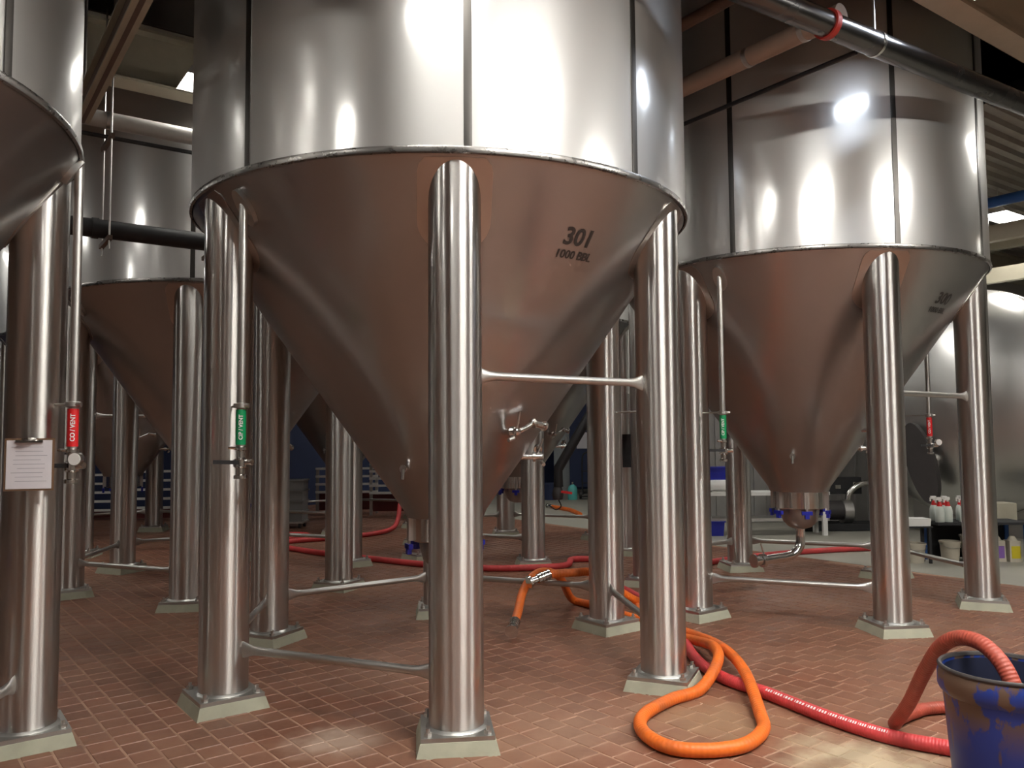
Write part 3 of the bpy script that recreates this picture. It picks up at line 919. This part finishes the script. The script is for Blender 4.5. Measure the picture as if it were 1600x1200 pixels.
# white print on the hose
pt = MB()
for i in range(16):
    k = 24 + i
    if k + 1 >= len(hrp): break
    p, q = hrp[k], hrp[k + 1]
    d = (q - p).normalized()
    sd = Vector((-d.y, d.x, 0))
    if sd.y > 0: sd = -sd
    up = (Vector((0, 0, 1)) * 0.80 + sd * 0.60).normalized()
    w = up.cross(d).normalized()
    for j in range(3):
        c = p + (q - p) * (j / 3.0) + up * (HR + 0.0026)
        h = 0.008
        e = (q - p) * (0.20 if (i * 3 + j) % 4 else 0.08)
        pt.add([c - w * h, c + e - w * h, c + e + w * h, c + w * h], [(0, 1, 2, 3)])
pt.build('printed_marking', M['white_ink'], hr)
hBk = [(3.05, 4.85, zf), (2.426, 4.80, zf), (2.241, 4.72, zf), (2.094, 4.588, zf + 0.01), (2.005, 4.44, 0.075), (1.98, 4.22, 0.25), (1.965, 4.02, 0.46), (1.97, 3.86, 0.62), (2.00, 3.74, 0.685), (2.035, 3.62, 0.68), (2.065, 3.52, 0.60), (2.08, 3.45, 0.45), (2.08, 3.43, 0.30)]
hose('red_hose', 'muddy red hose arching over the rim into the blue bucket', hBk, M['hose_dirty'], 0.034, ())
hRr = [(1.85, 9.85, zf), (2.28, 10.12, zf), (2.8, 10.50, zf), (3.6, 10.95, zf), (4.205, 11.18, zf), (4.703, 11.30, zf), (5.3, 11.35, zf)]
hose('red_hose', 'red hose on the floor below the outlet of tank 300', hRr, M['hose_red'], HR, ())
hF = [(0.83, 18.4, zf), (0.964, 18.1, zf), (1.201, 17.5, zf), (1.338, 16.5, zf)]
hose('orange_hose', 'short length of orange hose on the far concrete floor', hF, M['hose_orange'], 0.045, (0,))
hL = [(-4.6, 12.6, zf), (-4.0, 12.95, zf), (-3.6, 13.0, zf), (-3.28, 13.15, zf), (-3.4, 13.5, zf), (-4.0, 13.6, zf)]
hose('red_hose', 'red hose end lying among the legs left of tank 301', hL, M['hose_red'], HR, (0,))

# black insulated arm below the tank behind
ba = thing('black_arm', 'black insulated arm slanting beside the grey-lit cone behind tank 301', 'pipe', (0.585, 10.6, 0))
MB().tube([(0, 0, 0.95), (0.0, 0, 1.18), (0.45, 0.0, 1.93), (0.75, 0.05, 2.45)], 0.062, 14).build('pipe_run', M['black'], ba)
MB().lathe([(0.0, 0.78), (0.06, 0.79), (0.075, 0.85), (0.06, 0.92), (0.045, 0.96)], 18, (-0.01, 0, 0)).build('valve_body', M['rubber'], ba)
MB().beam((0.03, -0.05, 0.89), (0.17, -0.05, 0.87), 0.02, 0.03).build('valve_lever', M['red_vinyl'], ba)
MB().tube(spline([(0.0, 0, 0.78), (0.03, 0, 0.70), (-0.04, 0, 0.66), (-0.12, 0, 0.72)], 6), 0.008, 8).build('cable', M['black'], ba)

# ------------------------------------------------------------------ blue bucket
bk = thing('blue_bucket', 'muddy blue plastic bin at the lower right with a hose inside', 'bucket', (2.06, 3.52, 0))
BR = 0.245
MB().lathe([(0.0, 0.0), (0.195, 0.0), (0.205, 0.02), (0.238, 0.50), (0.252, 0.515), (0.258, 0.53), (0.258, 0.585), (0.250, 0.605), (0.238, 0.605), (0.232, 0.53), (0.195, 0.03), (0.0, 0.025)], 64).build('bin_body', M['bucket_blue'], bk, 30)
MB().lathe([(0.242, 0.600), (0.254, 0.603), (0.257, 0.612), (0.250, 0.620), (0.240, 0.618), (0.236, 0.605)], 64).build('rolled_rim', M['rubber'], bk, 60)

MB().lathe([(0.2305, 0.595), (0.2265, 0.53), (0.190, 0.036), (0.0, 0.031)], 48).build('bin_inner_face', M['bin_dark'], bk)  # added surface inside the bin wall that makes the interior dark navy

# ------------------------------------------------------------------ background right: horizontal tank, shelf, bottles
hc = Vector((6.75, 12.4, 2.05))
ht = thing('horizontal_tank', 'large bright horizontal steel tank behind tank 300 at the right', 'tank', (hc.x, hc.y, 0), GA)
Rh = 1.72
prh = [(0.0, -0.42), (0.4, -0.40), (0.8, -0.34), (1.2, -0.23), (1.5, -0.10), (1.66, 0.02), (Rh, 0.16), (Rh, 1.5), (Rh, 6.5), (Rh - 0.3, 6.8), (0, 6.95)]
MX = Matrix.Translation((0, 0, 2.05)) @ Matrix.Rotation(pi / 2, 4, 'Y')
MB().lathe(prh, 96).xf(MX).build('vessel', M['steel_tank'], ht)
MB().lathe([(Rh - 0.002, 0.19), (Rh + 0.012, 0.20), (Rh + 0.012, 0.23), (Rh - 0.002, 0.24)], 96).xf(MX).build('head_weld', M['weld'], ht)
for x in (0.9, 5.6):
    MB().box(x, 0, 0.3, 0.25, 2.4, 0.6).build('saddle', M['steel_dull'], ht)
mw = MB()
n = 40
vs = []
for k in (-0.05, 0.05):
    for i in range(n):
        q = 2 * pi * i / n
        yy, zz = 0.21 * cos(q), 0.62 * sin(q)
        vs.append((k, yy * cos(0.25) + zz * sin(0.25), -yy * sin(0.25) + zz * cos(0.25)))
mw.add(vs, [(i, (i + 1) % n, n + (i + 1) % n, n + i) for i in range(n)] + [tuple(range(n - 1, -1, -1)), tuple(range(n, 2 * n))])
mw.xf(Matrix.Translation((-0.50, 0.35, 1.15))).build('dark_oval_slab', M['rubber'], ht)  # thick dark tilted oval standing just off the tank head
MB().cyl((-0.45, 0.35, 1.15), (-0.2, 0.35, 1.15), 0.15, n=24).build('slab_neck', M['steel_dull'], ht)
MB().box(-0.48, 1.0, 1.42, 0.02, 0.50, 0.10).build('name_plate', M['steel'], ht)

sh = thing('storage_shelf', 'low black shelf on blue uprights holding bottles by the horizontal tank', 'shelf', (4.95, 10.15, 0))
for (x, y) in ((1.32, 0.0), (0.28, 0.42), (1.32, 0.42)):
    MB().box(x, y, 0.235, 0.045, 0.045, 0.47).build('upright', M['blue_paint'], sh)
MB().box(0.80, 0.21, 0.485, 1.12, 0.46, 0.03).build('shelf_board', M['black_matt'], sh)
MB().box(0.80, 0.43, 0.25, 1.12, 0.02, 0.46).build('back_panel', M['black_matt'], sh)
def bottle(x, y, z, label):
    t = thing('spray_bottle', label, 'bottle', (x, y, z), 0, 'spray bottles on the shelf')
    MB().lathe([(0.0, 0), (0.05, 0), (0.055, 0.01), (0.055, 0.14), (0.045, 0.18), (0.022, 0.205)], 20).build('bottle_body', M['bottle'], t)
    MB().lathe([(0.034, 0.185), (0.024, 0.235), (0.018, 0.25)], 16).build('bottle_collar', M['red_vinyl'], t)
    MB().cyl((0, 0, 0.245), (0, 0, 0.27), 0.014, n=10).box(-0.008, 0, 0.287, 0.062, 0.034, 0.036).box(-0.045, 0, 0.262, 0.012, 0.02, 0.045).build('trigger_head', M['white'], t)
for (x, y, l) in ((5.26, 10.22, 'leftmost white spray bottle with red collar on the shelf'), (5.37, 10.24, 'white spray bottle second from left in the front row'),
                  (5.55, 10.22, 'white spray bottle at the right of the front row, beside the steel leg'), (5.43, 10.42, 'spray bottle standing behind the second bottle'),
                  (5.30, 10.43, 'spray bottle standing behind the leftmost bottle'), (5.63, 10.43, 'spray bottle behind the right front bottle')):
    bottle(x, y, 0.501, l)
tr = thing('white_tray', 'white plastic tray on the floor-side stand left of the spray bottles', 'tray', (4.98, 10.30, 0.0))
MB().box(0, 0, 0.50, 0.30, 0.2, 0.09, 0, 1.06).build('tray_body', M['white'], tr)
MB().box(0, 0, 0.445, 0.34, 0.24, 0.02).build('stand_top', M['black_matt'], tr)
for (i, j) in ((-1, -1), (1, -1), (1, 1), (-1, 1)):
    MB().box(i * 0.14, j * 0.09, 0.22, 0.03, 0.03, 0.44).build('stand_leg', M['black_matt'], tr)
def bucket(x, y, r, h, mat, label):
    t = thing('small_bucket', label, 'bucket', (x, y, 0), 0, 'buckets under the shelf')
    MB().lathe([(0, 0), (r * 0.8, 0), (r * 0.97, h - 0.02), (r * 1.05, h - 0.02), (r * 1.05, h), (r * 0.93, h), (r * 0.77, 0.015), (0, 0.015)], 24).build('bucket_body', mat, t)
    MB().tube(spline([(-r * 1.02, 0, h - 0.03), (-r * 0.6, -r * 0.9, h - 0.07), (r * 0.6, -r * 0.9, h - 0.07), (r * 1.02, 0, h - 0.03)], 5), 0.004, 6).build('bail_handle', M['steel_dull'], t)
bucket(4.98, 10.32, 0.13, 0.24, M['bucket_white'], 'pale bucket under the stand left of the shelf')
bucket(5.42, 10.32, 0.12, 0.26, M['bucket_white'], 'tan bucket under the shelf, left of the other one')
bucket(5.70, 10.30, 0.15, 0.33, M['bucket_white'], 'larger tan bucket under the shelf beside the steel leg')
def jug(x, y, mat, label):
    t = thing('chemical_jug', label, 'jug', (x, y, 0), 0, 'jugs under the shelf')
    MB().box(0, 0, 0.13, 0.15, 0.15, 0.26, 0, 0.92).lathe([(0.06, 0.26), (0.03, 0.31), (0.0, 0.31)], 14).build('jug_body', M['bucket_white'], t)
    MB().box(0, -0.073, 0.12, 0.11, 0.008, 0.15).build('jug_label', mat, t)
jug(6.02, 10.36, M['purple'], 'jug with a purple label right of the far right leg of tank 300')
jug(6.20, 10.33, M['yellow'], 'jug with a yellow label near the right edge')
bpst = thing('rack_upright', 'blue rack upright at the extreme right edge', 'post', (6.42, 10.3, 0))
MB().box(0, 0, 0.45, 0.06, 0.06, 0.9).build('post', M['blue_paint'], bpst)
MB().box(0, 0, 0.005, 0.12, 0.12, 0.01).build('foot_plate', M['blue_paint'], bpst)
cb = thing('grey_carton', 'grey-beige box on the ledge at the right edge', 'box', (6.32, 11.0, 0))
MB().box(0, 0, 0.55, 0.55, 0.3, 0.24).build('carton_body', M['cream'], cb)
MB().box(0.2, 0, 0.41, 1.1, 0.4, 0.03).box(-0.3, 0, 0.2, 0.05, 0.3, 0.4).box(0.7, 0, 0.2, 0.05, 0.3, 0.4).build('ledge', M['black_matt'], cb)

# ------------------------------------------------------------------ background centre right: partition, bench, bins, skid
pw = MB().box(4.9, 15.2, 1.9, 3.4, 0.12, 3.8).build('wall_partition', M['panel'])
struct(pw, 'grey ribbed partition wall behind tank 300')
rib = MB().box(0, 0, 1.9, 0.05, 0.05, 3.8).mesh('panel_rib', M['panel'])
for i in range(15):
    inst('panel_rib', rib, pw, (3.28 + i * 0.23, 15.13, 0))
bn_ = thing('work_bench', 'long pale steel bench behind the left legs of tank 300', 'bench', (3.2, 13.3, 0))
MB().box(0.75, 0, 0.66, 2.1, 0.5, 0.05).build('bench_top', M['white'], bn_)
MB().box(0.75, 0, 0.25, 2.1, 0.4, 0.05).build('lower_shelf', M['steel_dull'], bn_)
for (x, y) in ((-0.25, -0.2), (1.72, -0.2), (-0.25, 0.2), (1.72, 0.2)):
    MB().box(x, y, 0.32, 0.07, 0.07, 0.64).build('bench_leg', M['white'], bn_)
def bin_(x, y, z, label):
    t = thing('blue_bin', label, 'bin', (x, y, z), 0, 'blue storage bins')
    MB().box(0, 0, 0.11, 0.34, 0.28, 0.22, 0, 1.12).build('bin_body', M['blue_plastic'], t)
    MB().box(0, 0, 0.225, 0.41, 0.35, 0.02).build('bin_rim', M['blue_plastic'], t)
bin_(3.15, 13.25, 0.0, 'blue bin on the floor under the pale bench')
bin_(3.30, 13.40, 0.685 + 0.16, 'blue bin on top of the white motor on the bench')
mo = thing('white_motor', 'white motor lying on the bench behind tank 300', 'motor', (3.3, 13.3, 0.686))
MB().cyl((-0.2, -0.05, 0.1), (0.18, -0.05, 0.1), 0.09, n=20).build('motor_body', M['white'], mo)
MB().box(0, -0.05, 0.01, 0.26, 0.16, 0.02).box(0.0, 0.1, 0.075, 0.3, 0.3, 0.15).build('motor_base', M['steel_dull'], mo)
tag(MB().tube([(3.30, 11.6, 0.0), (3.30, 11.6, 1.7)], 0.035, 14).build('blue_pole', M['blue_paint']), 'thin blue pole standing behind the leg left of the outlet of tank 300', 'pole')
ps = thing('pump_skid', 'dark pump skid on the concrete floor right of the outlet of tank 300', 'pump', (5.35, 13.9, 0))
MB().box(0.1, 0, 0.06, 1.4, 0.6, 0.10).build('skid_frame', M['black_matt'], ps)
MB().cyl((-0.35, 0, 0.32), (0.15, 0, 0.32), 0.16, n=20).build('pump_motor', M['rubber'], ps)
MB().cyl((0.15, 0, 0.30), (0.30, 0, 0.30), 0.20, n=24).build('pump_head', M['steel_dull'], ps)
MB().tube(spline([(0.25, 0, 0.3), (0.30, 0, 0.6), (0.5, 0, 0.75), (0.75, 0, 0.7), (0.75, 0, 0.12)], 6), 0.05, 12).build('pump_pipe', M['steel'], ps)
MB().box(-0.05, 0.2, 0.72, 1.2, 0.2, 0.28).build('control_panel', M['black_matt'], ps)
for i in range(4):
    MB().box(-0.45 + 0.3 * i, 0.095, 0.70 + 0.05 * (i % 2), 0.09, 0.012, 0.06).build('indicator_plate', M['steel'], ps)

# ------------------------------------------------------------------ far blue wall details
dr = MB().box(1.42, 22.9, 1.05, 0.55, 0.06, 2.1, 0.1).build('door_1', M['door'])
struct(dr, 'pale grey door against the blue wall')
po = thing('wall_notice', 'white notice posted on the far blue wall', 'notice', (1.92, 22.6, 1.25))
MB().box(0, 0, 0.22, 0.32, 0.01, 0.44).build('notice_sheet', M['paper'], po)
MB().box(0, 0.12, 0.25, 0.7, 0.2, 2.6).build('notice_board', M['wall_blue'], po)
gc = thing('gas_cylinder', 'small aqua gas cylinder standing by the blue wall', 'cylinder', (1.50, 20.8, 0))
MB().lathe([(0, 0), (0.11, 0), (0.12, 0.02), (0.12, 0.26), (0.09, 0.34), (0.03, 0.38), (0, 0.38)], 24).build('cylinder_body', M['cyan'], gc)
MB().cyl((0, 0, 0.37), (0, 0, 0.44), 0.025, n=10).build('cylinder_valve', M['steel_dull'], gc)
hd = thing('hand_truck', 'dark hand truck leaning by the blue wall', 'hand truck', (1.95, 21.0, 0))
MB().tube(spline([(-0.18, 0, 0.1), (-0.18, 0.05, 0.9), (-0.12, 0.06, 1.15), (0.12, 0.06, 1.15), (0.18, 0.05, 0.9), (0.18, 0, 0.1)], 6), 0.02, 10).build('frame', M['black_matt'], hd)
MB().box(0, -0.1, 0.07, 0.42, 0.25, 0.02).build('toe_plate', M['black_matt'], hd)
for s in (-1, 1):
    MB().cyl((s * 0.2, 0.06, 0.11), (s * 0.26, 0.06, 0.11), 0.11, n=18).build('wheel', M['rubber'], hd)
for z in (0.4, 0.7):
    MB().cyl((-0.18, 0.03, z), (0.18, 0.03, z), 0.012, n=8).build('cross_bar', M['black_matt'], hd)
tb = thing('blue_tub', 'dull blue tub on the floor by the grey door', 'tub', (0.95, 20.9, 0))
MB().lathe([(0, 0), (0.24, 0), (0.28, 0.38), (0.30, 0.38), (0.30, 0.41), (0.26, 0.41), (0.22, 0.03), (0, 0.03)], 28).build('tub_body', M['wall_blue'], tb)
MB().cyl((-0.3, 0, 0.36), (-0.3, 0, 0.30), 0.02, n=8).cyl((0.3, 0, 0.36), (0.3, 0, 0.30), 0.02, n=8).build('tub_handle', M['steel_dull'], tb)

# ------------------------------------------------------------------ far left racks
def rack(x, y, w, z0, z1, n, label, rz=0.0):
    t = thing('pallet_rack', label, 'rack', (x, y, 0), rz, 'white-railed racks along the blue wall')
    for i in range(n):
        z = z0 + (z1 - z0) * i / (n - 1)
        MB().box(w / 2, 0, z, w, 0.05, 0.045).build('rail', M['white'], t)
    for xx in (0.03, w - 0.03):
        MB().box(xx, 0.06, (z1 + 0.02) / 2, 0.06, 0.05, z1 + 0.02).build('rack_post', M['steel_dull'], t)
    MB().box(w / 2, 0.12, z0 / 2 + 0.02, w * 0.9, 0.06, z0 * 0.75).build('kick_panel', M['red_paint'], t)
rack(-7.72, 16.2, 1.05, 0.26, 0.97, 5, 'white-railed rack low at the left behind the back left tank legs', radians(4))
rack(-9.0, 16.4, 1.1, 0.20, 0.9, 5, 'white-railed rack beside the far left steel cone', radians(4))
rack(-4.15, 17.4, 1.3, 0.46, 0.95, 4, 'white-railed rack between the legs left of tank 301', radians(3))
rack(-2.95, 17.0, 1.3, 0.46, 1.05, 5, 'white-railed rack seen under the left side of the cone of tank 301', radians(3))
for i in range(4):
    c = thing('grey_crate', ['bottom grey crate of the stack left of the white rails', 'second grey crate from the bottom of the stack', 'third grey crate from the bottom of the stack', 'top grey crate of the stack left of the white rails'][i], 'crate', (-4.05, 14.9, 0.12 + 0.185 * i), 0, 'stacked grey crates')
    MB().box(0, 0, 0.09, 0.62, 0.42, 0.175).build('crate_body', M['crate_grey'], c)
    MB().box(0, 0, 0.172, 0.66, 0.46, 0.024).build('crate_rim', M['crate_grey'], c)
dl = thing('crate_dolly', 'low dolly under the stack of grey crates', 'dolly', (-4.05, 14.9, 0))
MB().box(0, 0, 0.105, 0.66, 0.46, 0.03).build('dolly_deck', M['steel_dull'], dl)
for (i, j) in ((-1, -1), (1, -1), (1, 1), (-1, 1)):
    MB().cyl((i * 0.26 - 0.02, j * 0.17, 0.045), (i * 0.26 + 0.02, j * 0.17, 0.045), 0.045, n=14).build('caster', M['rubber'], dl)
